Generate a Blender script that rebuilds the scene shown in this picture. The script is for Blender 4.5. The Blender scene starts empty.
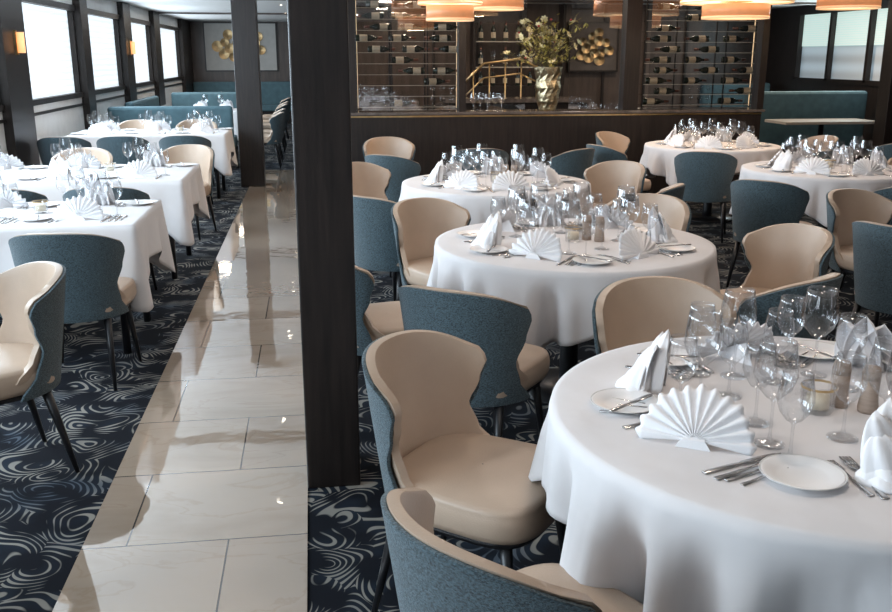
import bpy, bmesh, math, random
from mathutils import Vector, Matrix
random.seed(11)
SC=bpy.context.scene
C=SC.collection
PI=math.pi
R=math.radians
F=920.0; H=1.62; PITCH=R(15.2); YAW=R(8.13)
sp,cp=math.sin(PITCH),math.cos(PITCH); st,ct=math.sin(YAW),math.cos(YAW)
def LD(lat,dep): return (lat*ct+dep*st, dep*ct-lat*st)
def ray(px,py):
    u=(px-446)/F; v=(306-py)/F
    d=cp+v*sp; up=-sp+v*cp
    X,Y=LD(u,d); return Vector((X,Y,up))
def rayY(px,py,Y):
    r=ray(px,py); t=Y/r.y
    return Vector((r.x*t,Y,H+r.z*t))
try:
    SC.view_settings.view_transform='Standard'
except Exception: pass

# ------------------------------------------------------------- materials
def newmat(name):
    m=bpy.data.materials.new(name); m.use_nodes=True
    nt=m.node_tree; b=nt.nodes['Principled BSDF']
    return m,nt,b
def N(nt,t,**k):
    n=nt.nodes.new(t)
    for a,v in k.items():
        if a in n.inputs: n.inputs[a].default_value=v
        else: setattr(n,a,v)
    return n
def mat(name,col,rough=.5,metal=0,var=.12,scale=8,bump=0,bscale=60,stretch=None,emis=0,ecol=None,sheen=0,coat=0,lo=.3,hi=.7):
    m,nt,b=newmat(name)
    tc=N(nt,'ShaderNodeTexCoord'); mp=N(nt,'ShaderNodeMapping')
    nt.links.new(tc.outputs['Object'],mp.inputs['Vector'])
    if stretch: mp.inputs['Scale'].default_value=stretch
    no=N(nt,'ShaderNodeTexNoise'); no.inputs['Scale'].default_value=scale; no.inputs['Detail'].default_value=4
    nt.links.new(mp.outputs[0],no.inputs['Vector'])
    rp=N(nt,'ShaderNodeValToRGB')
    e=rp.color_ramp.elements
    e[0].position=lo; e[1].position=hi
    e[0].color=(*[max(0,c*(1-var)) for c in col],1); e[1].color=(*[min(1,c*(1+var)) for c in col],1)
    nt.links.new(no.outputs['Fac'],rp.inputs[0]); nt.links.new(rp.outputs[0],b.inputs['Base Color'])
    b.inputs['Roughness'].default_value=rough; b.inputs['Metallic'].default_value=metal
    if sheen: b.inputs['Sheen Weight'].default_value=sheen
    if coat: b.inputs['Coat Weight'].default_value=coat
    if bump:
        n2=N(nt,'ShaderNodeTexNoise'); n2.inputs['Scale'].default_value=bscale
        nt.links.new(mp.outputs[0],n2.inputs['Vector'])
        bp=N(nt,'ShaderNodeBump'); bp.inputs['Strength'].default_value=bump; bp.inputs['Distance'].default_value=.01
        nt.links.new(n2.outputs['Fac'],bp.inputs['Height']); nt.links.new(bp.outputs[0],b.inputs['Normal'])
    if emis:
        b.inputs['Emission Color'].default_value=(*(ecol or col),1); b.inputs['Emission Strength'].default_value=emis
    return m
M={}
M['teal']=mat('teal_weave',(.060,.096,.114),.88,var=.58,scale=160,bump=.6,bscale=300,stretch=(1,1,1.8),sheen=.2,lo=.36,hi=.64)
M['leather']=mat('tan_cream_leather',(.48,.36,.27),.40,var=.06,scale=6,bump=.12,bscale=220)
M['blackleg']=mat('black_metal',(.012,.012,.014),.35,var=.2)
M['linen']=mat('white_linen',(.73,.705,.705),.85,var=.03,scale=5,bump=.5,bscale=8)
M['napkin']=mat('napkin_linen',(.86,.85,.86),.8,var=.02,scale=9,bump=.15,bscale=40)
M['china']=mat('white_china',(.82,.80,.79),.3,var=.02)
M['rim']=mat('plate_rim',(.62,.60,.58),.3,var=.05)
M['steel']=mat('polished_steel',(.50,.48,.47),.2,metal=1,var=.05)
M['wood']=mat('dark_wood',(.015,.010,.0085),.42,var=.5,scale=5,stretch=(9,9,.6),bump=.08)
M['darkwall']=mat('dark_wall_panel',(.085,.062,.052),.4,var=.3,scale=3,stretch=(4,4,.5))
M['stonetop']=mat('dark_stone_top',(.12,.10,.09),.12,var=.3,scale=12)
M['wallpanel']=mat('pale_wall_panel',(.78,.78,.77),.6,var=.04)
M['ceiling']=mat('ceiling_white',(.62,.60,.58),.7,var=.03)
M['gold']=mat('brushed_gold',(.70,.50,.25),.28,metal=1,var=.15,scale=20)
M['dimgold']=mat('aged_gold',(.30,.21,.11),.4,metal=1,var=.25,scale=20)
M['vase']=mat('hammered_metal_vase',(.50,.42,.27),.3,metal=1,var=.4,scale=26,bump=.8,bscale=30)
M['canvas']=mat('pale_glow_canvas',(.42,.41,.39),.8,var=.06,emis=.05)  # slight emission painted in to brighten the canvas, not a light source
M['canvas2']=mat('brown_grey_canvas',(.11,.09,.08),.8,var=.1)
M['tealup']=mat('teal_upholstery',(.07,.135,.16),.7,var=.15,scale=10)
M['bottle']=mat('dark_bottle_glass',(.014,.024,.016),.1,var=.3,coat=.6)
M['label']=mat('paper_label',(.60,.50,.36),.7,var=.15)
M['capsule']=mat('foil_capsule',(.16,.07,.05),.35,metal=.6,var=.3)
M['taupe']=mat('taupe_wood',(.40,.31,.25),.5,var=.12,scale=20,stretch=(1,1,6))
M['shade']=mat('copper_shade',(.60,.27,.13),.4,var=.12,emis=.36,ecol=(1,.40,.16))
M['band']=mat('bright_lamp_band',(.9,.6,.35),.5,var=.03,emis=.5,ecol=(1,.62,.34))
M['diffuser']=mat('lamp_diffuser',(.9,.75,.55),.5,var=.03,emis=1.5,ecol=(1,.74,.46))
M['sconce']=mat('sconce_glow',(.9,.5,.25),.5,var=.03,emis=1.2,ecol=(1,.45,.18))
M['spot']=mat('downlight_glow',(1,.95,.85),.5,var=.01,emis=9,ecol=(1,.9,.75))
M['led']=mat('warm_shelf_light',(1,.8,.5),.5,var=.02,emis=.9,ecol=(1,.68,.38))
M['edge_glow']=mat('glowing_shelf_glass',(.40,.36,.30),.3,var=.05,emis=.10,ecol=(1,.85,.65))  # glow painted into the shelf glass by weak emission, no lamp there
M['leaf']=mat('leaf_green',(.42,.37,.11),.6,var=.45,scale=20)
M['stem']=mat('stem_brown',(.12,.10,.04),.7,var=.3)
M['petal']=mat('petal_cream',(.80,.74,.45),.6,var=.15,scale=30)
M['berry']=mat('berry_red',(.35,.05,.04),.5,var=.2)
M['wax']=mat('candle_wax',(.75,.66,.5),.5,var=.04)
M['tabletop']=mat('pale_table_top',(.5,.45,.4),.3,var=.08)
# glass
m,nt,b=newmat('clear_glass'); M['glass']=m
lw=N(nt,'ShaderNodeLayerWeight'); lw.inputs['Blend'].default_value=.22
tr=N(nt,'ShaderNodeBsdfTransparent'); tr.inputs[0].default_value=(.972,.975,.98,1)
gl=N(nt,'ShaderNodeBsdfGlossy'); gl.inputs['Roughness'].default_value=.02
ma=N(nt,'ShaderNodeMath',operation='MULTIPLY_ADD'); ma.inputs[1].default_value=.72; ma.inputs[2].default_value=.045
mx=N(nt,'ShaderNodeMixShader')
nt.links.new(lw.outputs['Facing'],ma.inputs[0]); nt.links.new(ma.outputs[0],mx.inputs[0])
nt.links.new(tr.outputs[0],mx.inputs[1]); nt.links.new(gl.outputs[0],mx.inputs[2])
nt.links.new(mx.outputs[0],nt.nodes['Material Output'].inputs[0])
m2=m.copy(); m2.name='pane_glass'; M['pane']=m2
for n in m2.node_tree.nodes:
    if n.type=='MATH': n.inputs[1].default_value=.4; n.inputs[2].default_value=.12
# blinds
def blindmat(name,col,s,lo=.8,sc=7):
    m,nt,b=newmat(name)
    tc=N(nt,'ShaderNodeTexCoord'); wv=N(nt,'ShaderNodeTexWave'); wv.bands_direction='Z'; wv.inputs['Scale'].default_value=sc
    rp=N(nt,'ShaderNodeValToRGB'); rp.color_ramp.elements[0].color=(*[c*lo for c in col],1); rp.color_ramp.elements[1].color=(*col,1)
    nt.links.new(tc.outputs['Object'],wv.inputs['Vector']); nt.links.new(wv.outputs['Fac'],rp.inputs[0])
    nt.links.new(rp.outputs[0],b.inputs['Emission Color']); b.inputs['Emission Strength'].default_value=s
    b.inputs['Base Color'].default_value=(.5,.5,.5,1); return m
M['blind']=blindmat('daylight_blind',(.78,.89,.97),1.2,.80,4)
M['blind2']=blindmat('greenish_blind',(.60,.80,.74),.90,.72,9)
M['view']=blindmat('grey_outdoor_view',(.26,.35,.41),.8,.5,1.2)
# carpet: flowing swirl ribbons of thin pale lines on near-black navy
m,nt,b=newmat('swirl_carpet'); M['carpet']=m
tc=N(nt,'ShaderNodeTexCoord')
nz=N(nt,'ShaderNodeTexNoise'); nz.inputs['Scale'].default_value=3.2; nz.inputs['Detail'].default_value=.5
vm=N(nt,'ShaderNodeVectorMath',operation='SCALE'); vm.inputs['Scale'].default_value=.38
va=N(nt,'ShaderNodeVectorMath',operation='ADD')
nt.links.new(tc.outputs['Object'],nz.inputs['Vector']); nt.links.new(nz.outputs['Color'],vm.inputs[0])
nt.links.new(tc.outputs['Object'],va.inputs[0]); nt.links.new(vm.outputs[0],va.inputs[1])
vo=N(nt,'ShaderNodeTexVoronoi'); vo.inputs['Scale'].default_value=3.3
nt.links.new(va.outputs[0],vo.inputs['Vector'])
mu=N(nt,'ShaderNodeMath',operation='MULTIPLY'); mu.inputs[1].default_value=66
nt.links.new(vo.outputs['Distance'],mu.inputs[0])
# per-cell phase so neighbouring swirls do not meet as contours
sx=N(nt,'ShaderNodeSeparateColor'); nt.links.new(vo.outputs['Color'],sx.inputs[0])
pm=N(nt,'ShaderNodeMath',operation='MULTIPLY_ADD'); pm.inputs[1].default_value=9
nt.links.new(sx.outputs[0],pm.inputs[0]); nt.links.new(mu.outputs[0],pm.inputs[2])
si=N(nt,'ShaderNodeMath',operation='SINE'); nt.links.new(pm.outputs[0],si.inputs[0])
n3=N(nt,'ShaderNodeTexNoise'); n3.inputs['Scale'].default_value=6.5; n3.inputs['Detail'].default_value=1
nt.links.new(tc.outputs['Object'],n3.inputs['Vector'])
ad=N(nt,'ShaderNodeMath',operation='MULTIPLY_ADD'); ad.inputs[1].default_value=4.6; ad.inputs[2].default_value=-2.45
nt.links.new(n3.outputs['Fac'],ad.inputs[0])
su=N(nt,'ShaderNodeMath',operation='ADD'); nt.links.new(si.outputs[0],su.inputs[0]); nt.links.new(ad.outputs[0],su.inputs[1])
rp=N(nt,'ShaderNodeValToRGB'); e=rp.color_ramp.elements
e[0].position=.48; e[0].color=(0,0,0,1); e[1].position=.88; e[1].color=(1,1,1,1)
nt.links.new(su.outputs[0],rp.inputs[0])
n5=N(nt,'ShaderNodeTexNoise'); n5.inputs['Scale'].default_value=2.4; n5.inputs['Detail'].default_value=1
nt.links.new(tc.outputs['Object'],n5.inputs['Vector'])
r5=N(nt,'ShaderNodeValToRGB'); e=r5.color_ramp.elements
e[0].position=.34; e[0].color=(.075,.095,.12,1); e[1].position=.50; e[1].color=(.27,.255,.225,1)
nt.links.new(n5.outputs['Fac'],r5.inputs[0])
r6=N(nt,'ShaderNodeValToRGB'); e=r6.color_ramp.elements
e[0].position=.42; e[0].color=(.005,.0065,.011,1); e[1].position=.70; e[1].color=(.013,.021,.034,1)
nt.links.new(n3.outputs['Fac'],r6.inputs[0])
mc=N(nt,'ShaderNodeMix',data_type='RGBA')
nt.links.new(rp.outputs[0],mc.inputs[0]); nt.links.new(r6.outputs[0],mc.inputs[6]); nt.links.new(r5.outputs[0],mc.inputs[7])
nt.links.new(mc.outputs[2],b.inputs['Base Color'])
b.inputs['Roughness'].default_value=.95; b.inputs['Specular IOR Level'].default_value=.2
# marble
m,nt,b=newmat('marble_tiles'); M['marble']=m
tc=N(nt,'ShaderNodeTexCoord'); mp=N(nt,'ShaderNodeMapping'); mp.inputs['Location'].default_value=(.83+.27,.42,0)
nt.links.new(tc.outputs['Object'],mp.inputs[0])
br=N(nt,'ShaderNodeTexBrick'); br.inputs['Scale'].default_value=1; br.inputs['Brick Width'].default_value=.76; br.inputs['Row Height'].default_value=.56
br.inputs['Mortar Size'].default_value=.0032; br.inputs['Mortar Smooth'].default_value=.1; br.offset=.45
br.inputs['Color1'].default_value=(.54,.425,.325,1); br.inputs['Color2'].default_value=(.46,.355,.27,1); br.inputs['Mortar'].default_value=(.08,.06,.05,1)
nt.links.new(mp.outputs[0],br.inputs['Vector'])
vn=N(nt,'ShaderNodeTexNoise'); vn.inputs['Scale'].default_value=1.6; vn.inputs['Detail'].default_value=10; vn.inputs['Distortion'].default_value=.7
mp2=N(nt,'ShaderNodeMapping'); mp2.inputs['Rotation'].default_value=(0,0,.6); mp2.inputs['Scale'].default_value=(1,2.4,1)
nt.links.new(tc.outputs['Object'],mp2.inputs[0]); nt.links.new(mp2.outputs[0],vn.inputs['Vector'])
vr=N(nt,'ShaderNodeValToRGB'); e=vr.color_ramp.elements; e[0].position=.32; e[0].color=(.86,.83,.80,1); e[1].position=.68; e[1].color=(1,1,1,1)
k=e.new(.49); k.color=(.98,.98,.98,1); k=e.new(.505); k.color=(.90,.86,.82,1); k=e.new(.52); k.color=(.98,.98,.98,1)
nt.links.new(vn.outputs['Fac'],vr.inputs[0])
mm=N(nt,'ShaderNodeMix',data_type='RGBA',blend_type='MULTIPLY'); mm.inputs[0].default_value=1
nt.links.new(br.outputs['Color'],mm.inputs[6]); nt.links.new(vr.outputs[0],mm.inputs[7]); nt.links.new(mm.outputs[2],b.inputs['Base Color'])
wn_=N(nt,'ShaderNodeTexNoise'); wn_.inputs['Scale'].default_value=5; nt.links.new(tc.outputs['Object'],wn_.inputs['Vector'])
wb=N(nt,'ShaderNodeBump'); wb.inputs['Strength'].default_value=.06; wb.inputs['Distance'].default_value=.02
nt.links.new(wn_.outputs['Fac'],wb.inputs['Height']); nt.links.new(wb.outputs[0],b.inputs['Normal']); nt.links.new(wb.outputs[0],b.inputs['Coat Normal'])
b.inputs['Roughness'].default_value=.04; b.inputs['Coat Weight'].default_value=1; b.inputs['Coat Roughness'].default_value=.015; b.inputs['Coat IOR'].default_value=2.1

# ------------------------------------------------------------- mesh builder
class MB:
    def __init__(s): s.v=[]; s.f=[]
    def grid(s,P,closeu=False):
        o=len(s.v); n=len(P); k=len(P[0])
        for row in P: s.v+= [tuple(p) for p in row]
        for i in range(n-1):
            for j in range(k if closeu else k-1):
                j2=(j+1)%k
                s.f.append((o+i*k+j,o+i*k+j2,o+(i+1)*k+j2,o+(i+1)*k+j))
        return o
    def box(s,x0,x1,y0,y1,z0,z1):
        o=len(s.v)
        s.v+=[(x,y,z) for z in (z0,z1) for y in (y0,y1) for x in (x0,x1)]
        s.f+=[(o,o+2,o+3,o+1),(o+4,o+5,o+7,o+6),(o,o+1,o+5,o+4),(o+2,o+6,o+7,o+3),(o,o+4,o+6,o+2),(o+1,o+3,o+7,o+5)]
        return s
    def lathe(s,prof,n=24,cx=0,cy=0):
        P=[[(cx+r*math.cos(2*PI*j/n),cy+r*math.sin(2*PI*j/n),z) for j in range(n)] for r,z in prof]
        s.grid(P,True); return s
    def tube(s,pts,r,n=8,caps=True):
        rows=[]
        rr=r if isinstance(r,(list,tuple)) else [r]*len(pts)
        pts=[Vector(p) for p in pts]
        for i,p in enumerate(pts):
            d=(pts[min(i+1,len(pts)-1)]-pts[max(i-1,0)]).normalized()
            a=Vector((0,0,1)) if abs(d.z)<.9 else Vector((1,0,0))
            u=d.cross(a).normalized(); w=d.cross(u)
            rows.append([p+(u*math.cos(2*PI*j/n)+w*math.sin(2*PI*j/n))*rr[i] for j in range(n)])
        o=s.grid(rows,True)
        if caps:
            s.f.append(tuple(o+j for j in range(n))); L=o+(len(pts)-1)*n
            s.f.append(tuple(L+n-1-j for j in range(n)))
        return s
    def build(s,name,m,parent=None,smooth=True,bevel=0,loc=None,link=True):
        me=bpy.data.meshes.new(name); me.from_pydata(s.v,[],s.f)
        bm=bmesh.new(); bm.from_mesh(me); bmesh.ops.remove_doubles(bm,verts=bm.verts,dist=1e-5); bmesh.ops.recalc_face_normals(bm,faces=bm.faces); bm.to_mesh(me); bm.free()
        me.materials.append(m)
        if smooth:
            me.shade_smooth()
        o=bpy.data.objects.new(name,me); C.objects.link(o)
        if parent: o.parent=parent
        if loc: o.location=loc
        if bevel:
            bv=o.modifiers.new('bevel','BEVEL'); bv.width=bevel; bv.segments=2; bv.limit_method='ANGLE'
        return o
def tag(o,label,cat,group=None):
    o['label']=label; o['category']=cat
    if group: o['group']=group
    return o
def empty(name,loc=(0,0,0),rz=0):
    o=bpy.data.objects.new(name,None); C.objects.link(o); o.location=loc; o.rotation_euler=(0,0,rz); o.empty_display_size=.1
    return o
def kids(o): return [c for c in bpy.data.objects if c.parent==o]
def dup(o,cache={}):
    c=o.copy(); C.objects.link(c)
    if o.name not in cache:
        cache[o.name]=[(ch,kids(ch)) for ch in kids(o)]
    for ch,g in cache[o.name]:
        d=ch.copy(); C.objects.link(d); d.parent=c
        for q in g:
            e=q.copy(); C.objects.link(e); e.parent=d
    return c
def struct(o): o['kind']='structure'; return o
def box(name,m,x0,x1,y0,y1,z0,z1,parent=None,bevel=0):
    return MB().box(x0,x1,y0,y1,z0,z1).build(name,m,parent,smooth=False,bevel=bevel)

# ------------------------------------------------------------- room
XL=-3.0; XR=8.4; YB=-3.0; YF=24.5; CZ=2.45; YR=17.0
struct(box('floor',M['carpet'],XL-.2,XR+.2,YB-.2,YF+.2,-.1,0))
struct(box('floor_marble',M['marble'],-.83,-.07,YB,13.8,0,.006))
struct(box('ceiling',M['ceiling'],XL-.2,XR+.2,YB-.2,YF+.2,CZ,CZ+.1))
struct(box('wall_rear',M['darkwall'],XL-.2,XR+.2,YB-.2,YB,0,CZ))
struct(box('wall_front',M['darkwall'],XL-.2,XR+.2,YF,YF+.2,0,CZ))
wins=[(-2.3,.2),(.8,3.2),(3.9,6.4),(7.2,9.7),(10.45,13.0),(13.4,15.9),(16.5,18.9),(19.6,22.9)]
SZ,TZ=1.13,2.22
w=MB().box(XL-.2,XL,YB,YF,0,SZ).box(XL-.2,XL,YB,YF,TZ,CZ)
struct(w.build('wall_left',M['wallpanel'],smooth=False))
prev=YB
for i,(a,b_) in enumerate(wins):
    struct(box('trim_%d'%(i+1),M['wood'],XL-.2,XL+.09,prev,a,SZ-.45 if i!=4 else 0.45,CZ)); prev=b_
    wn=struct(box('window_%d'%(i+1),M['blind'],XL-.10,XL-.08,a,b_,SZ,TZ))
    f=MB().box(XL-.06,XL+.03,a,b_,SZ-.03,SZ+.03).box(XL-.06,XL+.03,a,b_,TZ-.04,TZ+.03).box(XL-.06,XL,a,a+.05,SZ,TZ).box(XL-.06,XL,b_-.05,b_,SZ,TZ)
    fo=f.build('window_frame',M['wood'],wn,smooth=False)
struct(box('trim_9',M['wood'],XL-.2,XL+.09,prev,YF,0,CZ))
struct(box('trim_14',M['wood'],XL,XL+.02,YB,YF,SZ-.14,SZ-.11))
for i,y in enumerate((4.5,9.5,14.5,19.5)):
    struct(box('trim_%d'%(10+i),M['darkwall'],XL,XR,y,y+.18,CZ-.03,CZ))
wy0,wy1,wz0,wz1=12.4,15.6,1.22,2.3
w=MB().box(XR,XR+.2,YB,wy0,0,CZ).box(XR,XR+.2,wy1,YF,0,CZ).box(XR,XR+.2,wy0,wy1,0,wz0).box(XR,XR+.2,wy0,wy1,wz1,CZ)
struct(w.build('wall_right',M['wood'],smooth=False))
wn=struct(box('window_9',M['view'],XR+.10,XR+.12,wy0,wy1,wz0,wz1))
box('blind',M['blind2'],XR+.05,XR+.07,wy0,wy1,1.78,wz1,wn)
f=MB()
for y in (wy0,wy0+1.0,wy0+2.1,wy1-.07): f.box(XR-.03,XR+.05,y,y+.07,wz0,wz1)
f.box(XR-.03,XR+.05,wy0,wy1,wz0-.03,wz0+.04)
f.build('window_frame',M['wood'],wn,smooth=False)
struct(box('column',M['wood'],-.07,.135,3.3,3.58,0,CZ,bevel=.006))
struct(box('column',M['wood'],-.93,-.63,12.0,12.3,0.006,CZ,bevel=.006))
struct(box('column',M['wood'],7.42,7.7,11.3,11.55,0,CZ,bevel=.006))
# partition
PY=10.5; PX0,PX1=.38,5.28
struct(box('wall_divider',M['wood'],PX0,PX1,PY,PY+.34,0,.98))
struct(box('trim_20',M['stonetop'],PX0-.02,PX1+.03,PY-.03,PY+.37,.98,1.01,bevel=.004))
struct(box('trim_21',M['gold'],PX0,PX1,PY-.012,PY,.955,.972))
for i,x in enumerate((rayY(352,50,PY).x,rayY(464,50,PY).x,rayY(636,50,PY).x,rayY(769,50,PY).x)):
    wd=.09 if i==2 else .04
    struct(box('trim_%d'%(22+i),M['wood'],x-wd,x+wd,PY+.1,PY+.26,1.01,CZ))
struct(box('wall_back',M['darkwall'],.3,6.6,15.5,15.65,0,CZ))
for i in range(9):
    struct(box('trim_%d'%(30+i),M['wood'],.55+i*.72,.59+i*.72,15.46,15.5,0,CZ))
struct(box('wall_side',M['darkwall'],.2,.3,11.9,15.65,0,CZ))
struct(box('wall_back_right',M['darkwall'],6.6,XR,YR,YR+.15,0,CZ))
def picture(cx,cy,cz,w,h,label,nd=14,cm='canvas',gm='gold'):
    t=empty('wall_art',(cx,cy,cz)); tag(t,label,'picture')
    box('canvas',M[cm],-w/2,w/2,-.03,0,-h/2,h/2,t)
    fr=MB().box(-w/2-.03,w/2+.03,-.045,.0,h/2,h/2+.03).box(-w/2-.03,w/2+.03,-.045,0,-h/2-.03,-h/2).box(-w/2-.03,-w/2,-.045,0,-h/2,h/2).box(w/2,w/2+.03,-.045,0,-h/2,h/2)
    fr.build('frame',M['wood'],t,smooth=False)
    rnd=random.Random(3); g=MB()
    for k in range(nd):
        a=k*2.4; r=math.sqrt(k/nd); x=r*math.cos(a)*w*.34; z=r*math.sin(a)*h*.36; q=rnd.uniform(.085,.125)*h
        o=len(g.v); n=20; yy=-.036-.006*(k%5)
        g.v+=[(x+q*math.cos(2*PI*j/n),yy-.02,z+q*math.sin(2*PI*j/n)) for j in range(n)]+[(x,yy+.004,z)]
        g.f+=[(o+j,o+(j+1)%n,o+n) for j in range(n)]
    g.build('gold_discs',M[gm],t,smooth=False)
p=rayY(241,47,24.5)
picture(p.x,24.49,p.z,1.74,1.13,'pale framed art with gold discs on the far wall at aisle end',18,gm='dimgold')
p=rayY(593,47,15.46)
picture(p.x,15.45,p.z,.80,.75,'small wall art with gold discs behind the flower vase',14,'canvas2','dimgold')
for Y,l in ((10.08,'glowing wall sconce on the nearest dark window post'),(16.2,'glowing wall sconce on the dark post between the farther windows')):
    s=empty('wall_sconce',(XL+.09,Y,1.75)); tag(s,l,'wall lamp')
    box('bracket',M['gold'],0,.02,-.03,.03,-.12,.12,s)
    MB().lathe([(.001,-.1),(.035,-.1),(.035,.1),(.001,.1)],16,.055).build('lamp_shade',M['sconce'],s)

# ------------------------------------------------------------- chair
def interp(t,ks):
    for (a,x),(b_,y) in zip(ks,ks[1:]):
        if t<=b_:
            u=(t-a)/(b_-a); u=u*u*(3-2*u); return x+(y-x)*u
    return ks[-1][1]
AK=[(0,80),(.22,66),(.42,61),(.66,71),(.84,77),(.94,72),(1,60)]
def shellpt(s,t,off,z0,sc):
    A=R(interp(t,AK))*sc; a=s*A
    zt=.815-.05*abs(s)**2.6
    if sc<1: zt-=.004
    z=z0+(zt-z0)*t
    rx=.230+.034*t+off; ry=.240+.01*t+off
    return (rx*math.sin(a),-ry*math.cos(a)-.055*t+.01,z)
def shell(off0,off1,z0,sc,ns=28,ntt=16):
    mb=MB()
    inn=[[shellpt(-1+2*i/ns,j/ntt,off0,z0,sc) for i in range(ns+1)] for j in range(ntt+1)]
    out=[[shellpt(-1+2*i/ns,j/ntt,off1,z0,sc) for i in range(ns+1)] for j in range(ntt+1)]
    mb.grid(inn); mb.grid(out)
    def strip(a,b_): mb.grid([a,b_])
    strip(inn[-1],out[-1]); strip(inn[0],out[0])
    strip([r[0] for r in inn],[r[0] for r in out]); strip([r[-1] for r in inn],[r[-1] for r in out])
    return mb
def supere(a,b_,n,e,z,cy=0,tp=0):
    P=[]
    for j in range(n):
        t=2*PI*j/n; c,s_=math.cos(t),math.sin(t)
        y=b_*math.copysign(abs(s_)**(2/e),s_)
        P.append((a*math.copysign(abs(c)**(2/e),c)*(1+tp*y),cy+y,z))
    return P
def make_chair():
    t=empty('dining_chair'); 
    rows=[supere(a*.236,a*.248,44,4.0,z,.030,.22) for a,z in ((.90,.375),(.97,.380),(1,.40),(1.005,.43),(.995,.450),(.985,.456),(.985,.460),(.965,.470),(.90,.477),(.6,.481),(.01,.483))]
    mb=MB(); mb.grid(rows,True); mb.build('seat',M['leather'],t)
    rows=[supere(a*.235,a*.245,36,4.0,z,.030,.22) for a,z in ((.01,.352),(.86,.352),(.92,.357),(.92,.378),(.01,.379))]
    mb=MB(); mb.grid(rows,True); mb.build('seat_frame',M['blackleg'],t)
    o=shell(.013,.025,.36,.993).build('backrest',M['teal'],t); bv=o.modifiers.new('b','BEVEL'); bv.width=.004; bv.segments=2; bv.limit_method='ANGLE'; bv.angle_limit=R(50)
    o=shell(-.013,.013,.43,1.0).build('back_lining',M['leather'],t); bv=o.modifiers.new('b','BEVEL'); bv.width=.007; bv.segments=3; bv.limit_method='ANGLE'; bv.angle_limit=R(50)
    for sx in (-1,1):
        for (ys,yb,xb) in ((.190,.230,.21),(-.15,-.23,.20)):
            MB().tube([(sx*.17,ys,.37),(sx*(.17+xb)/2,(ys+yb)/2,.19),(sx*xb,yb,0)],[.02,.015,.009],6).build('leg',M['blackleg'],t)
    return t
CH=make_chair(); used=[0]
def chair(x,y,tx,ty,label,group=None,turn=0):
    o=CH if not used[0] else dup(CH); used[0]=1
    o.location=(x,y,0); o.rotation_euler=(0,0,math.atan2(ty-y,tx-x)-PI/2+R(turn))
    tag(o,label,'chair',group); return o

# ------------------------------------------------------------- tables
TR=.66; TT=.75
def cloth(pts,name,label,cx,cy,group,amp=.27,rows=14):
    mb=MB(); P=[]
    top=TT+.004
    P.append([(0,0,top)]*len(pts)); 
    for f in (.5,.9,.985): P.append([(x*f,y*f,top) for x,y,*_ in pts])
    P.append([(x+nx*.006,y+ny*.006,top-.003) for x,y,nx,ny,d,w in pts])
    for k in range(1,rows+1):
        f=k/rows
        P.append([(x+nx*(.010+f*d*(.04+amp*w*min(1,f*2.6))),y+ny*(.010+f*d*(.04+amp*w*min(1,f*2.6))),top-.006-d*f) for x,y,nx,ny,d,w in pts])
    mb.grid(P,True)
    o=mb.build(name,M['linen'],loc=(cx,cy,0)); 
    so=o.modifiers.new('s','SOLIDIFY'); so.thickness=.0012; so.offset=1
    tag(o,label,'tablecloth',group); return o
def fold(x):
    s=math.sin(x); return math.copysign(abs(s)**.7,s)
def round_table(lat,dep,phi0,tn,nf=17,seed=1):
    x,y=LD(lat,dep)
    t=empty('round_table',(x,y,0)); tag(t,'round pedestal dining table under the cloth, '+tn,'table','round dining tables')
    MB().lathe([(.001,TT-.03),(TR-.01,TT-.03),(TR-.004,TT-.015),(TR-.01,TT),(.001,TT)],64).build('tabletop',M['taupe'],t,smooth=False)
    MB().lathe([(.001,.03),(.05,.03),(.045,.1),(.045,TT-.03),(.001,TT-.03)],20).build('pedestal',M['blackleg'],t)
    MB().lathe([(.001,0),(.27,0),(.27,.015),(.06,.035),(.001,.035)],40).build('base',M['blackleg'],t)
    rnd=random.Random(seed); ph=[rnd.uniform(0,6.28) for _ in range(4)]
    pts=[]; n=320; ex=.24 if seed==1 else .17
    for j in range(n):
        a=2*PI*j/n; al=a+YAW
        c4=abs(math.sin(2*(al-R(phi0))))
        d=.20+ex*c4**1.6+.006*math.sin(nf*a)
        w=(.5*math.sin(nf*a+ph[0]+1.3*math.sin(2*a+ph[2]))+.4*fold((nf-7)*a+ph[1]+.9*math.sin(3*a+ph[3]))+.25*fold(29*a+ph[2]+math.sin(4*a)))*(.5+.6*c4)
        w=w if w<0 else w*.7
        pts.append((TR*math.cos(a),TR*math.sin(a),math.cos(a),math.sin(a),d,w))
    cloth(pts,'tablecloth','white cloth draped over '+tn,x,y,'round white tablecloths',.34)
    return x,y
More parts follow.
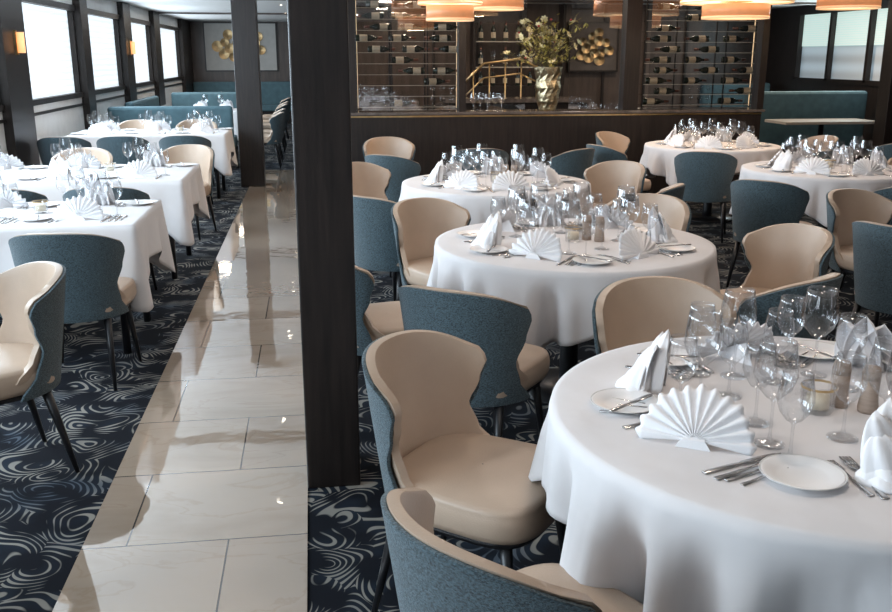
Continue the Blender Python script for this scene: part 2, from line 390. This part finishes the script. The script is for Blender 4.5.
def rect_table(x0,x1,y0,y1,tn,seed=1):
    cx,cy=(x0+x1)/2,(y0+y1)/2; a=(x1-x0)/2; b_=(y1-y0)/2
    t=empty('rectangular_table',(cx,cy,0)); tag(t,'rectangular dining table under the cloth, '+tn,'table','window-side dining tables')
    box('tabletop',M['taupe'],-a+.005,a-.005,-b_+.005,b_-.005,TT-.03,TT,t)
    for sx in (-1,1):
        for sy in (-1,1):
            MB().tube([(sx*(a-.12),sy*(b_-.12),TT-.03),(sx*(a-.12),sy*(b_-.12),0)],.022,8).build('leg',M['blackleg'],t)
    rnd=random.Random(seed); ph=rnd.uniform(0,6)
    pts=[]
    per=[]
    def side(p,q,n_,nrm):
        L=math.hypot(q[0]-p[0],q[1]-p[1])
        for i in range(n_):
            u=(i+.5)/n_; per.append((p[0]+(q[0]-p[0])*u,p[1]+(q[1]-p[1])*u,nrm[0],nrm[1],min(u,1-u)*L))
    def corner(c,a0):
        for k in range(7):
            an=a0+PI/2*k/6; per.append((c[0]+.02*math.cos(an),c[1]+.02*math.sin(an),math.cos(an),math.sin(an),0.012*abs(3-k)/3))
    r=.02
    side((a,-b_+r),(a,b_-r),40,(1,0)); corner((a-r,b_-r),0)
    side((a-r,b_),(-a+r,b_),70,(0,1)); corner((-a+r,b_-r),PI/2)
    side((-a,b_-r),(-a,-b_+r),40,(-1,0)); corner((-a+r,-b_+r),PI)
    side((-a+r,-b_),(a-r,-b_),70,(0,-1)); corner((a-r,-b_+r),-PI/2)
    for i,(x,y,nx,ny,dc) in enumerate(per):
        e=max(0,1-dc/.30)**1.25; g=math.exp(-(dc/.07)**2)
        pts.append((x,y,nx,ny,.25+.22*e,.30*math.sin((x-y)*15+ph)*(1-e)+.25*g-.25*math.exp(-((dc-.13)/.06)**2)))
    cloth(pts,'tablecloth','white cloth with hanging corners over '+tn,cx,cy,'rectangular white tablecloths')

# tableware prototypes -------------------------------------------------
def proto_fan():
    t=empty('fan_napkin')
    mb=MB(); n=13; rows=[]
    for k,(r,zz) in enumerate(((.010,.25),(.045,.7),(.085,1.0),(.118,1.1),(.131,1.0))):
        row=[]
        for j in range(n*6+1):
            ph=j/6.0; tri=-math.cos(2*PI*ph)
            tri=math.copysign(abs(tri)**.8,tri)
            a=R(-94+188*j/(n*6)); d=.0065*tri*zz
            rr=r*(1+(.03*tri if k==4 else 0)+(.02*math.sin(j*.37) if k>2 else 0))
            row.append((rr*math.sin(a),d-.12*r*(abs(a)/1.6)**2,rr*math.cos(a)))
        rows.append(row)
    mb.grid(rows)
    o=mb.build('fan',M['napkin'],t,smooth=True); o.location=(0,.045,.020); o.rotation_euler=(R(40),0,0)
    so=o.modifiers.new('s','SOLIDIFY'); so.thickness=.003
    mb=MB(); mb.v=[(-.04,.050,0),(.04,.050,0),(0,-.075,.0),(-.026,.048,.020),(.026,.048,.020),(0,-.035,.060)]
    mb.f=[(0,1,2),(3,4,5),(0,1,4,3),(1,2,5,4),(2,0,3,5)]
    mb.build('folded_foot',M['napkin'],t,smooth=False)
    return t
def proto_cone():
    mb=MB()
    for (yaw,h,rb,ox,oy,lean) in ((0,.165,.050,0,-.025,.004),(28,.145,.056,.020,-.006,.030),(-36,.138,.056,-.022,-.004,-.034),(14,.108,.064,.014,.014,.034),(-20,.092,.068,-.014,.018,-.036),(6,.068,.076,.004,.022,.018),(-4,.042,.090,0,.024,-.008)):
        rows=[]; K=9; n=22
        for k in range(K+1):
            f=k/K; r=rb*(1-f**2.4)**.75+.004
            row=[]
            for j in range(n+1):
                a=R(-105+210*j/n)+R(yaw)+PI/2
                rp_=r*(1+.08*math.sin(j*1.1+k*.25))
                row.append((ox+lean*f*f+rp_*math.cos(a),oy-.014*f+rp_*math.sin(a)*.7,h*f*(1-.10*abs(j/n-.5))))
            rows.append(row)
        mb.grid(rows)
    o=mb.build('standing_napkin',M['napkin'],smooth=True)
    so=o.modifiers.new('s','SOLIDIFY'); so.thickness=.002
    return o
def proto_glass(h,rb,parts):
    bz=h*.45
    stem=[(.035,0.0),(.036,.002),(.02,.006),(.006,.012),(.0035,.03),(.0035,bz-.012),(.007,bz-.002)]
    bowl=[(.007,bz-.002),(.018,bz+.004),(rb*.8,bz+(h-bz)*.2),(rb,bz+(h-bz)*.42),(rb*.95,bz+(h-bz)*.65),(rb*.84,bz+(h-bz)*.88),(rb*.80,h)]
    foot=stem[:4]; st_=stem[3:]
    if parts:
        t=empty('wine_glass')
        MB().lathe([(.001,0)]+foot,22).build('foot',M['glass'],t)
        MB().lathe(st_,10).build('stem',M['glass'],t)
        MB().lathe(bowl+[(rb*.80-.0012,h),(rb*.84-.0012,bz+(h-bz)*.88),(rb*.95-.0015,bz+(h-bz)*.65)],24).build('bowl',M['glass'],t)
        return t
    return MB().lathe([(.001,0)]+foot+st_[1:]+bowl[1:],18).build('wine_glass',M['glass'])
def proto_plate():
    t=empty('bread_plate')
    MB().lathe([(.001,.0),(.05,0),(.056,.003),(.086,.013),(.0865,.0145),(.082,.0145),(.058,.007),(.05,.005),(.001,.005)],40).build('dish',M['china'],t)
    MB().lathe([(.0866,.0128),(.0895,.0142),(.089,.0156),(.0862,.0148),(.0866,.0128)],40).build('rim',M['rim'],t)
    return t
def strip_mesh(prof,th=.0022):
    mb=MB(); rows=[]
    for y,w_,z in prof:
        rows.append([(-w_,y,z),(0,y,z+th*.3),(w_,y,z),(w_,y,z+th),(0,y,z+th*1.6),(-w_,y,z+th)])
    mb.grid(rows,True)
    mb.f.append(tuple(range(5,-1,-1))); o=(len(rows)-1)*6; mb.f.append(tuple(o+i for i in range(6)))
    return mb
def proto_knife():
    return strip_mesh([(-.11,.004,0),(-.108,.008,0),(-.02,.0065,.001),(-.005,.005,.001),(.0,.008,.001),(.06,.010,.001),(.095,.008,.001),(.11,.002,.001)],.003).build('dinner_knife',M['steel'])
def proto_fork():
    mb=strip_mesh([(-.10,.004,0),(-.097,.009,0),(-.06,.006,.001),(0,.0035,.004),(.03,.004,.006),(.04,.011,.005),(.055,.0125,.003)])
    for k in range(4):
        x=-.0105+.007*k; mb.box(x-.0018,x+.0018,.054,.098,.003,.0055)
    return mb.build('dinner_fork',M['steel'])
def proto_spoon():
    return strip_mesh([(-.10,.004,0),(-.097,.009,0),(-.06,.006,.001),(0,.0035,.004),(.03,.004,.005),(.04,.010,.003),(.055,.0185,.0015),(.075,.019,.0015),(.088,.012,.003),(.094,.003,.004)]).build('spoon',M['steel'])
def proto_candle():
    t=empty('candle_holder')
    mb=MB(); prof=[(.001,0),(.036,0),(.041,.01),(.043,.05),(.043,.072),(.039,.072),(.038,.012),(.001,.01)]
    mb.lathe(prof,12); mb.build('glass_cup',M['glass'],t,smooth=False)
    MB().lathe([(.001,.012),(.028,.012),(.028,.045),(.001,.045)],16).build('candle',M['wax'],t)
    mb=MB(); mb.lathe([(.0445,.064),(.0445,.070)],12); mb.build('gold_band',M['gold'],t)
    return t
def proto_mill():
    t=empty('pepper_mill')
    MB().lathe([(.001,0),(.024,0),(.025,.01),(.021,.045),(.022,.085),(.001,.085)],20).build('body',M['taupe'],t)
    MB().lathe([(.001,.086),(.022,.086),(.023,.1),(.019,.118),(.001,.12)],20).build('cap',M['taupe'],t)
    return t
PR=dict(fan=proto_fan(),cone=proto_cone(),gl=proto_glass(.25,.049,True),gs=proto_glass(.205,.040,True),gl1=proto_glass(.245,.048,False),gs1=proto_glass(.20,.039,False),
  plate=proto_plate(),knife=proto_knife(),fork=proto_fork(),spoon=proto_spoon(),candle=proto_candle(),mill=proto_mill())
PU={k:0 for k in PR}
def put(k,x,y,z,rz,label,cat,group=None):
    o=PR[k] if not PU[k] else dup(PR[k]); PU[k]=1
    o.location=(x,y,z); o.rotation_euler=(0,0,rz); tag(o,label,cat,group)
    return o
TOPZ=TT+.0060
def setting(px,py,ea,side,tn,near,kind,ng=3,plate=True,gp=.15,turn=0,pr=-.25,special=False):
    ex,ey=math.cos(ea),math.sin(ea); rx,ry=-ey,ex
    j=lambda a=.006: random.uniform(-a,a)
    def at(o,r_): return (px+ex*o+rx*r_+j(),py+ey*o+ry*r_+j())
    on='at the %s seat of %s'%(side,tn)
    put(kind,px,py,TOPZ,ea-PI/2+j(.15)+R(turn),('white pleated fan napkin ' if kind=='fan' else 'white napkin folded upright ')+on,'napkin','napkins on '+tn)
    if plate:
        x,y=at(.0,pr); put('plate',x,y,TOPZ,0,'white bread plate '+on,'plate','bread plates on '+tn)
        if not special:
            x,y=at(.0,pr+.02); o=put('knife',x,y,TOPZ+.0165,ea+PI/2+.25,'butter knife on plate '+on,'knife','butter knives on '+tn); o.scale=(.8,.8,.8)
    L=[('knife',.140,'polished dinner knife',1),('spoon',.168,'polished soup spoon',1),('fork',-.072 if special else -.135,'polished dinner fork',1)]
    if near: L+=[('knife',.194,'short starter knife',.85),('fork',-.097 if special else -.110,'short starter fork',.85),('spoon',.220,'small dessert spoon',.75)]
    for q,(k,off,lb,s_) in enumerate(L):
        if not near and q==1: continue
        x,y=at(.01 if special else .0,off); o=put(k,x,y,TOPZ,ea+PI/2+j(.1),lb+' '+on,lb.split()[-1],lb.split()[-1]+'s on '+tn); o.scale=(s_,s_,s_)
    g='gl' if near else 'gl1'; s='gs' if near else 'gs1'
    for q,(k,o_,r_,lb) in enumerate(((g,-gp,.09,'large stemmed wine glass'),(s,-gp+.035,.18,'smaller stemmed wine glass'),(s,-gp-.065,-.01,'stemmed water glass'))[:ng]):
        x,y=at(o_,r_); put(k,x,y,TOPZ,0,lb+' '+on,'glass','glasses on '+tn)
SECT={0:'right',45:'back right',90:'back',135:'back left',180:'left',225:'front left',270:'front',315:'front right'}
T={}
spec=[(1,.935,2.17,0,'the nearest round table',[52,100,155,208,273,318,2],['cone','fan','cone','fan','cone','fan','cone']),
 (2,.615,4.38,15,'the middle round table',[57,100,140,196,241,303,5],['fan','cone','fan','cone','fan','fan','cone']),
 (3,.355,6.55,25,'the third round table back',[35,90,140,185,235,280,335],['fan','cone','fan','cone','fan','fan','fan']),
 (4,2.69,9.4,10,'the farthest round table',[15,60,105,150,200,250,300],['fan','cone','fan','cone','fan','fan','fan']),
 (5,3.05,7.35,40,'the right-hand round table',[10,55,100,150,195,232,285],['cone','cone','fan','fan','cone','fan','fan'])]
for k,la,de,ph,tn,seats,kinds in spec:
    x,y=round_table(la,de,ph,tn,seed=k); T[k]=(x,y)
    for s,kd in zip(seats,kinds):
        sec=min(SECT,key=lambda q:abs((q-s+180)%360-180))
        a=R(s)-YAW; rr=.42
        spc=(k==1 and s==273)
        if spc: rr=.37
        if k==1 and s==208: rr=.40
        setting(x+rr*math.cos(a),y+rr*math.sin(a),a,SECT[sec],tn,k<=2,kd,3,turn=(36 if (k==1 and s==208) else 0),pr=(-.20 if spc else -.25),gp=.14,special=spc)
    put('candle',x,y,TOPZ,0,'cut glass candle holder at the centre of '+tn,'candle holder')
    if k<=3:
        for q,dx in enumerate((.075,.125)):
            put('mill',x+dx,y+.03-.05*q,TOPZ,0,('tall taupe salt mill' if q else 'tall taupe pepper mill')+' beside the candle on '+tn,'mill','mills on '+tn)
# the large glass cut by the right edge of the nearest table
gx,gy=LD(1.005,1.97)
put('gl',gx,gy,TOPZ,0,'large wine glass nearest the right edge on the nearest round table','glass','glasses on the nearest round table')
x6,y6=round_table(3.62,5.3,0,'the round table just beyond the right edge',seed=6)
rects=[(-2.85,-.96,5.03,5.93,'the nearest window-side table'),(-2.85,-.95,6.85,7.95,'the second window-side table'),(-2.75,-1.0,10.95,11.85,'the third window-side table')]
for i,(a,b_,c,d,tn) in enumerate(rects):
    rect_table(a,b_,c,d,tn,seed=i+3)
    xs=(-1.28,-1.83,-2.42)
    for q,x in enumerate(xs):
        sd=('aisle','middle','window')[q]
        setting(x,c+.2,-PI/2,'near '+sd,tn,i==0,'fan' if q!=1 else 'cone',3,gp=.12,pr=-.235)
        setting(x,d-.2,PI/2,'far '+sd,tn,i==0,'fan' if q!=0 else 'cone',3,gp=.12,pr=-.235)
    put('candle',-1.55,(c+d)/2,TOPZ,0,'cut glass candle holder at the middle of '+tn,'candle holder')

# ------------------------------------------------------------- chairs
def ch(lat,dep,tgt,label,turn=0):
    x,y=LD(lat,dep); chair(x,y,tgt[0],tgt[1],label,turn=turn)
ch(.08,2.46,T[1],'large cream-lined chair with teal back left of the nearest round table',-11)
ch(.19,1.63,T[1],'teal-backed chair at the bottom edge, pushed toward the nearest round table')
ch(.81,3.09,T[1],'cream chair facing the camera behind the nearest round table')
ch(.12,3.45,T[2],'teal-backed chair between the two nearest round tables, left of centre')
ch(-.30,4.05,T[2],'chair with cream seat half hidden behind the big dark column')
ch(.0,5.14,T[2],'cream chair facing the camera at back left of the middle round table')
ch(1.12,5.29,T[2],'cream chair facing the camera behind the middle round table',0)
ch(1.53,4.35,T[2],'cream-lined chair at the right of the middle round table',25)
ch(1.25,3.60,T[2],'teal-backed chair at the front right of the middle round table')
ch(-.32,5.68,T[3],'teal-backed chair with cream seat just right of the big dark column')
ch(-.50,7.10,T[3],'cream chair half hidden by the big dark column beside the third round table')
ch(-.40,8.1,LD(.4,9.5),'teal-backed chair standing behind the left of the third round table')
ch(-.55,9.35,LD(-.2,8),'small cream chair near the left end of the wine wall')
ch(1.24,7.15,T[3],'cream chair at the right of the third round table',15)
ch(1.26,6.10,T[3],'teal chair at the front right of the third round table')
ch(.30,8.7,LD(.2,9.9),'teal-backed chair behind the third round table, facing the dark divider')
ch(1.06,8.6,LD(.3,9.4),'teal chair in front of the dark divider below the flower vase')
ch(1.66,8.9,T[4],'teal-backed chair at the left of the farthest round table')
ch(1.94,10.12,T[4],'cream chair against the divider left of the farthest round table')
ch(2.36,8.4,T[4],'teal-backed chair in front of the farthest round table')
ch(3.2,8.45,T[4],'teal-backed chair between the farthest and the right-hand round tables',)
ch(3.75,9.7,T[4],'cream chair right of the farthest round table')
ch(4.45,9.2,LD(4.6,10.5),'teal-backed chair farthest right in front of the pale bare table')
ch(2.3,6.42,T[5],'teal-backed chair at the front left of the right-hand round table')
ch(3.05,6.2,T[5],'teal-backed chair in front of the right-hand round table at the frame edge')
ch(3.95,7.9,T[5],'chair behind the right-hand round table at the frame edge')
ch(2.62,5.5,(x6,y6),'cream-lined chair near the right edge, behind a teal-backed one',-52)
ch(2.42,4.66,(x6,y6),'teal-backed chair cut by the right edge beyond the nearest round table')
chair(-1.29,3.63,-2.2,3.05,'cream-lined chair at the left edge beside the marble aisle')
chair(-1.30,2.5,-2.3,2.4,'chair cut off at the lower left corner with one leg showing')
chair(-1.21,4.78,-1.25,6,'teal-backed chair at the near side of the nearest window-side table',turn=-6)
chair(-1.36,6.40,-1.38,8,'teal-backed chair between the first two window-side tables by the aisle')
chair(-2.0,6.40,-2.0,8,'teal-backed chair between the first two window-side tables, second from the aisle')
chair(-2.62,6.40,-2.62,8,'teal-backed chair between the first two window-side tables nearest the window')
chair(-1.20,8.75,-1.45,7,'cream chair facing the camera behind the second window-side table',turn=-6)
chair(-2.05,8.55,-2.05,7,'cream-lined chair behind the second window-side table near the window')
chair(-1.36,10.40,-1.36,12,'teal-backed chair in front of the third window-side table by the aisle')
chair(-2.0,10.40,-2.0,12,'teal-backed chair in front of the third window-side table, second from the aisle')
chair(-2.6,10.40,-2.6,12,'teal-backed chair in front of the third window-side table near the window')
chair(-1.5,12.45,-1.5,11,'chair behind the third window-side table by the aisle')
chair(-2.25,12.45,-2.25,11,'chair behind the third window-side table near the window')
for i,Y in enumerate((14.2,15.1,16.6,17.5,19.2)):
    chair(-.72,Y,-2,Y,('first','second','third','fourth','fifth')[i]+' chair of the distant row beyond the far column','distant chairs along the aisle')

# ------------------------------------------------------------- banquettes
def banquette(x,y,w,rz,h,label):
    t=empty('banquette',(x,y,0),rz); tag(t,label,'bench')
    box('base',M['wood'],-w/2,w/2,-.3,.28,0,.3,t)
    box('seat',M['tealup'],-w/2,w/2,-.22,.32,.3,.46,t,bevel=.03)
    box('backrest',M['tealup'],-w/2,w/2,-.36,-.22,.3,h,t,bevel=.04)
banquette(-2.02,14.3,1.75,0,.92,'long blue-grey banquette backing the third window-side table')
banquette(-2.55,16.6,2.6,-PI/2,.92,'blue-grey banquette along the windows beyond the far column')
banquette(-1.95,18.9,1.4,0,.95,'blue-grey banquette farther back beside the windows')
banquette(-1.6,23.9,2.6,PI,1.0,'blue-grey banquette against the far wall under the gold disc art')
banquette(7.25,13.35,1.9,0,1.12,'blue-grey banquette at right behind the pale bare table')
banquette(7.6,15.9,1.3,PI,1.15,'blue-grey banquette at right in the far corner by the window')
def plain_table(x,y,w,d,label):
    t=empty('side_table',(x,y,0)); tag(t,label,'table')
    box('tabletop',M['tabletop'],-w/2,w/2,-d/2,d/2,.71,.75,t,bevel=.008)
    MB().lathe([(.001,0),(.22,0),(.22,.015),(.04,.03),(.035,.71),(.001,.71)],24).build('pedestal',M['blackleg'],t)
plain_table(7.1,12.3,1.4,.62,'pale bare table in front of the right banquette')
rect_table(-2.05,-1.2,15.6,16.5,'the distant table by the banquettes',seed=9)
rect_table(-2.2,-1.2,20.0,20.9,'the farthest table by the banquettes',seed=10)
for q in range(4):
    put('cone' if q%2 else 'fan',-1.4-.42*(q//2),15.8+.45*(q%2),TOPZ,0 if q%2 else PI,'white napkin standing on the distant table by the banquettes','napkin','napkins on distant table')
    put('fan',-1.45-.45*(q//2),20.2+.4*(q%2),TOPZ,PI,'white fan napkin on the farthest table by the banquettes','napkin','napkins on farthest table')
    put('gl1',-1.5-.25*(q//2),15.98+.14*(q%2),TOPZ,0,'wine glass on the distant table by the banquettes','glass','glasses on distant table')

# ------------------------------------------------------------- wine racks
def bottle_proto():
    t=empty('wine_bottle')
    o=MB().lathe([(.001,0),(.034,0),(.037,.006),(.037,.17),(.034,.195),(.016,.225),(.0135,.24),(.0135,.30),(.015,.302),(.015,.312),(.001,.312)],18).build('body',M['bottle'],t)
    l=MB().lathe([(.0376,.05),(.0376,.14)],18).build('label',M['label'],t)
    c=MB().lathe([(.0155,.255),(.0158,.313),(.001,.3135)],14).build('capsule',M['capsule'],t)
    return t
PR['bottle']=bottle_proto(); PU['bottle']=0
def rack(x0,x1,nm,sd):
    y0,y1=PY+.38,PY+.72
    t=empty('wine_rack',((x0+x1)/2,(y0+y1)/2,0)); tag(t,'tall glass-shelved wine rack on the %s behind the divider'%nm,'shelf')
    a=(x1-x0)/2
    box('base',M['wood'],-a,a,-.17,.17,0,1.0,t)
    for sx in (-1,-.34,.34,1):
        for yy in (-.16,.14): box('upright',M['blackleg'],sx*a-.007,sx*a+.007,yy,yy+.014,1.0,CZ-.01,t)
    zs=[1.05+.122*k for k in range(10)]
    for z in zs:
        s_=box('shelf',M['glass'],-a,a,-.16,.16,z-.008,z,t)
        s_=box('shelf_edge',M['edge_glow'],-a,a,-.165,-.16,z-.006,z-.001,t)
    for sx in (-1,1): box('light_strip',M['led'],sx*(a-.02)-.004,sx*(a-.02)+.004,.12,.13,1.02,CZ-.03,t)
    rnd=random.Random(sd)
    for k,z in enumerate(zs):
        for q in range(3):
            cx=(x0+x1)/2+a*(q-1)*.64+(.08 if k%2 else -.08)*(.5+rnd.random()*.5)
            nmq=('left','centre','right')[q]
            if k in (0,1) and (q+sd)%2:
                for g_ in range(3):
                    put('gs1',(x0+x1)/2+a*(q-1)*.64-.11+.11*g_,(y0+y1)/2-.05,z,0,'%s glass of three at %s on shelf %d up of the %s rack'%(('first','second','third')[g_],nmq,k+1,nm),'glass','glasses in the %s wine rack'%nm).scale=(.75,.75,.54)
                continue
            if rnd.random()<(.5 if q==(0 if sd==1 else 2) else .12): continue
            o=put('bottle',0,0,0,0,'dark wine bottle lying %s on shelf %d up of the %s rack'%(nmq,k+1,nm),'bottle','bottles in the %s wine rack'%nm)
            if rnd.random()<.7: o.rotation_euler=(0,PI/2,rnd.uniform(-.2,.2)); o.location=(cx-.15,(y0+y1)/2-.04,z+.038)
            else: o.rotation_euler=(0,-PI/2,rnd.uniform(-.2,.2)); o.location=(cx+.15,(y0+y1)/2-.04,z+.038)
rack(rayY(356,50,PY+.4).x,rayY(462,50,PY+.4).x,'left',1)
rack(rayY(645,50,PY+.4).x,rayY(765,50,PY+.4).x,'right',2)
bx0,bx1=rayY(476,60,14.9).x,rayY(566,60,14.9).x
t=empty('bar_shelf',((bx0+bx1)/2,15.2,0)); tag(t,'faintly glowing glass back bar shelf with upright bottles behind the railing','shelf')
a=(bx1-bx0)/2
box('cabinet',M['wood'],-a,a,-.2,.2,0,1.15,t)
for z in (1.45,1.85): box('shelf',M['edge_glow'],-a,a,-.15,.15,z-.012,z,t)
for sx in (-1,1): box('side_panel',M['wood'],sx*a-.02,sx*a+.02,-.16,.16,1.15,CZ-.03,t)
for r_,z in enumerate((1.15,1.45,1.85)):
    for k in range(7):
        if r_==1 and k%2: 
            put('gl1',bx0+.12+k*(2*a-.24)/6,15.16,z,0,'stemmed glass number %d from left on the middle back bar shelf'%(k+1),'glass','glasses on the back bar'); continue
        o=put('bottle',bx0+.12+k*(2*a-.24)/6,15.16,z,0,'upright bottle number %d from left on the %s back bar shelf'%(k+1,('lowest','middle','top')[r_]),'bottle','bottles on the back bar')
        if r_==0: o.scale=(.92,.92,.9)
for i,(a,b_) in enumerate(((357,459),(474,526),(570,628),(650,762))):
    xa,xb=rayY(a,50,PY+.2).x,rayY(b_,50,PY+.2).x
    struct(box('window_%d'%(11+i),M['pane'],xa,xb,PY+.19,PY+.196,1.01,CZ))
t=empty('stair_railing',(0,13.2,0)); tag(t,'brass stair railing behind the glass left of the flower vase','railing')
xa,xb=rayY(484,60,13.2).x,rayY(520,60,13.2).x
MB().tube([(xa-.4,0,1.15),(xa,0,1.52),(xb,0,1.58),(xb+.5,0,1.35)],.02,8).build('handrail',M['gold'],t)
MB().tube([(xa-.4,0,.95),(xa,0,1.32),(xb,0,1.38),(xb+.5,0,1.15)],.012,8).build('lower_rail',M['gold'],t)
for k in range(7):
    x=xa-.38+k*(xb-xa+.86)/6; MB().tube([(x,0,0),(x,0,(1.17,1.42,1.52,1.54,1.56,1.50,1.36)[k])],.011,6).build('post',M['gold'],t)
t=empty('bar_counter',(2.75,12.6,0)); tag(t,'dark bar counter with pale top behind the central opening','counter')
box('body',M['wood'],-.95,.95,-.25,.25,0,1.02,t); box('top',M['stonetop'],-1,1,-.3,.3,1.02,1.07,t)
# vase
vp=rayY(547,112,PY+.1)
vx,vy=vp.x,PY+.1
t=empty('vase',(vx,vy,1.01)); tag(t,'tall faceted gold vase on the dark divider','vase')
mb=MB(); rows=[]
for k,(r,z) in enumerate([(.001,0),(.09,0),(.10,.02),(.125,.10),(.135,.18),(.15,.26),(.14,.34),(.155,.42),(.17,.49),(.158,.49),(.13,.40),(.001,.2)]):
    rows.append([(r*math.cos(2*PI*(j+.5*(k%2))/12),r*math.sin(2*PI*(j+.5*(k%2))/12),z) for j in range(12)])
mb.grid(rows,True); mb.build('vase_body',M['vase'],t,smooth=False)
t=empty('flower_bouquet',(vx,vy,1.31)); tag(t,'loose bouquet of cream blossoms, red berries and leaves in the gold vase','flowers')
rnd=random.Random(5); stems=MB(); leaves=MB(); tips=[]
for k in range(56):
    a=rnd.uniform(0,2*PI); sp_=rnd.uniform(.1,.58); h=rnd.uniform(.35,.84)-sp_*.35
    e=Vector((math.cos(a)*sp_*.85,math.sin(a)*sp_*.5,h)); m_=Vector((e.x*.22,e.y*.22,max(.22,h*.55)))
    stems.tube([(0,0,0),m_,e],[.004,.003,.002],5); tips.append(e)
    for q in range(9):
        u=rnd.uniform(.35,1.04); p=m_.lerp(e,(u-.3)/.7)+Vector((rnd.uniform(-.05,.05),rnd.uniform(-.03,.03),rnd.uniform(-.02,.04)))
        d=Vector((rnd.uniform(-1,1),rnd.uniform(-1,1),rnd.uniform(-.3,.9))).normalized(); w_=d.cross(Vector((0,0,1))).normalized()*.017; L=rnd.uniform(.04,.09)
        o=len(leaves.v); leaves.v+=[tuple(p),tuple(p+d*L*.5+w_),tuple(p+d*L),tuple(p+d*L*.5-w_)]; leaves.f.append((o,o+1,o+2,o+3))
stems.build('stems',M['stem'],t); leaves.build('foliage',M['leaf'],t,smooth=False)
def petals():
    mb=MB()
    for k in range(7):
        a=2*PI*k/7; c_=(math.cos(a),math.sin(a)); o=len(mb.v)
        mb.v+=[(0,0,0),(c_[0]*.02-c_[1]*.014,c_[1]*.02+c_[0]*.014,.014),(c_[0]*.038,c_[1]*.038,.018),(c_[0]*.02+c_[1]*.014,c_[1]*.02-c_[0]*.014,.014)]
        mb.f.append((o,o+1,o+2,o+3))
    mb.lathe([(.001,.0),(.012,.004),(.01,.016),(.001,.02)],10)
    return mb
pf=None
for k,e in enumerate(tips):
    if k%2: continue
    if pf is None: pf=petals().build('blossom',M['petal'],t); o=pf
    else: o=pf.copy(); C.objects.link(o)
    o.location=e; o.rotation_euler=(rnd.uniform(.2,1.3),0,rnd.uniform(0,6)); o.scale=(1.3,)*3
bf=None
for k,e in enumerate(tips):
    if k%5!=1: continue
    if bf is None: bf=MB().lathe([(.001,-.014),(.012,-.008),(.016,0),(.012,.008),(.001,.014)],12).build('berry',M['berry'],t); o=bf
    else: o=bf.copy(); C.objects.link(o)
    o.location=e
for k in range(10):
    q=rayY(472+7*(k%5),108,PY+.12)
    put('gs1',q.x+.02*(k//5),PY+.04+.10*(k//5),1.011,0,'%s glass in the %s row on the divider left of the vase'%(('first','second','third','fourth','fifth')[k%5],('front','back')[k//5]),'glass','glasses on the divider')

# ------------------------------------------------------------- lights
def area(x,y,z,sx,sy,rot,e,col):
    L=bpy.data.lights.new('a','AREA'); L.shape='RECTANGLE'; L.size=sx; L.size_y=sy; L.energy=e; L.color=col
    o=bpy.data.objects.new('area_light',L); C.objects.link(o); o.location=(x,y,z); o.rotation_euler=rot
def pendant(px,py,Y,r1,r2,label):
    p=rayY(px,py,Y)
    t=empty('pendant_lamp',(p.x,Y,p.z)); tag(t,label,'ceiling lamp')
    h=CZ-p.z
    def drum(r,z0,z1,nm,mt='shade'): 
        MB().lathe([(r-.008,z0),(r,z0),(r,z1),(r-.008,z1),(r-.008,z0)],40).build(nm,M[mt],t)
    drum(r1,.025,.14,'lower_shade'); drum(r2,.175,.34,'upper_shade')
    drum(r1+.002,0,.024,'lower_light_band','band'); drum(r2+.002,.15,.174,'upper_light_band','band')
    MB().lathe([(.001,.02),(r1-.01,.02)],40).build('lower_diffuser',M['diffuser'],t)
    MB().lathe([(r1*.5,.165),(r2-.01,.165)],40).build('upper_diffuser',M['diffuser'],t)
    MB().tube([(0,0,.165),(0,0,h)],.01,8).build('rod',M['gold'],t)
    area(p.x,Y,p.z-.01,.2,.2,(0,0,0),5,(1,.72,.45))
pendant(450,21,9.2,.23,.31,'copper tiered drum lamp above the left wine rack')
pendant(497,10,10.0,.28,.32,'copper drum lamp between the left rack and the flower vase')
pendant(735,19,9.2,.33,.55,'large copper tiered drum lamp above the right wine rack')
pendant(848,9,9.6,.32,.42,'copper drum lamp at the top right corner')
for i,Y in enumerate((2,4,6,8,10,13.5,16.5,19.5,22)):
    o=MB().lathe([(.001,CZ-.004),(.022,CZ-.004)],16,-.45,Y).build('downlight',M['spot']); tag(o,'small round ceiling downlight above the marble aisle','ceiling light','aisle downlights')
for i,(a,b_) in enumerate(wins):
    area(XL+.12,(a+b_)/2,(SZ+TZ)/2,1.0,b_-a-.1,(0,R(-90),0),(60,92,112,112,105,80,60,60)[i],(.72,.87,1))
area(XR-.1,14.0,1.8,1.0,2.8,(0,R(90),0),45,(.75,.9,.95))
for x,y,e in ((.9,1.8,8),(2.6,2.6,8),(1.3,4.3,11),(3.2,4.6,10),(1.2,6.5,13),(3.8,6.8,14),(3.6,9.0,15),(6,8,13),(1.6,9.0,11)):
    area(x,y,CZ-.02,.22,.22,(0,0,0),e,(1,.85,.73))
for x,y,e in ((1.1,PY+.9,24),(4.5,PY+.9,24),(2.7,12.0,14),(1.5,14.3,18),(3.2,14.3,10),(5,14.3,16),(7.2,13.0,26),(-1.9,18,16),(-1.9,22,12)):
    area(x,y,CZ-.05,.4,.3,(0,0,0),e,(1,.80,.60))
W=bpy.data.worlds.new('W'); SC.world=W; W.use_nodes=True
bg=W.node_tree.nodes['Background']; bg.inputs[0].default_value=(.6,.7,.8,1); bg.inputs[1].default_value=.3

# ------------------------------------------------------------- camera
cam=bpy.data.cameras.new('camera'); co=bpy.data.objects.new('camera',cam); C.objects.link(co)
cam.sensor_width=36; cam.lens=36*F/892; co.location=(0,0,H); co.rotation_euler=(R(90)-PITCH,0,-YAW)
cam.clip_start=.05; SC.camera=co
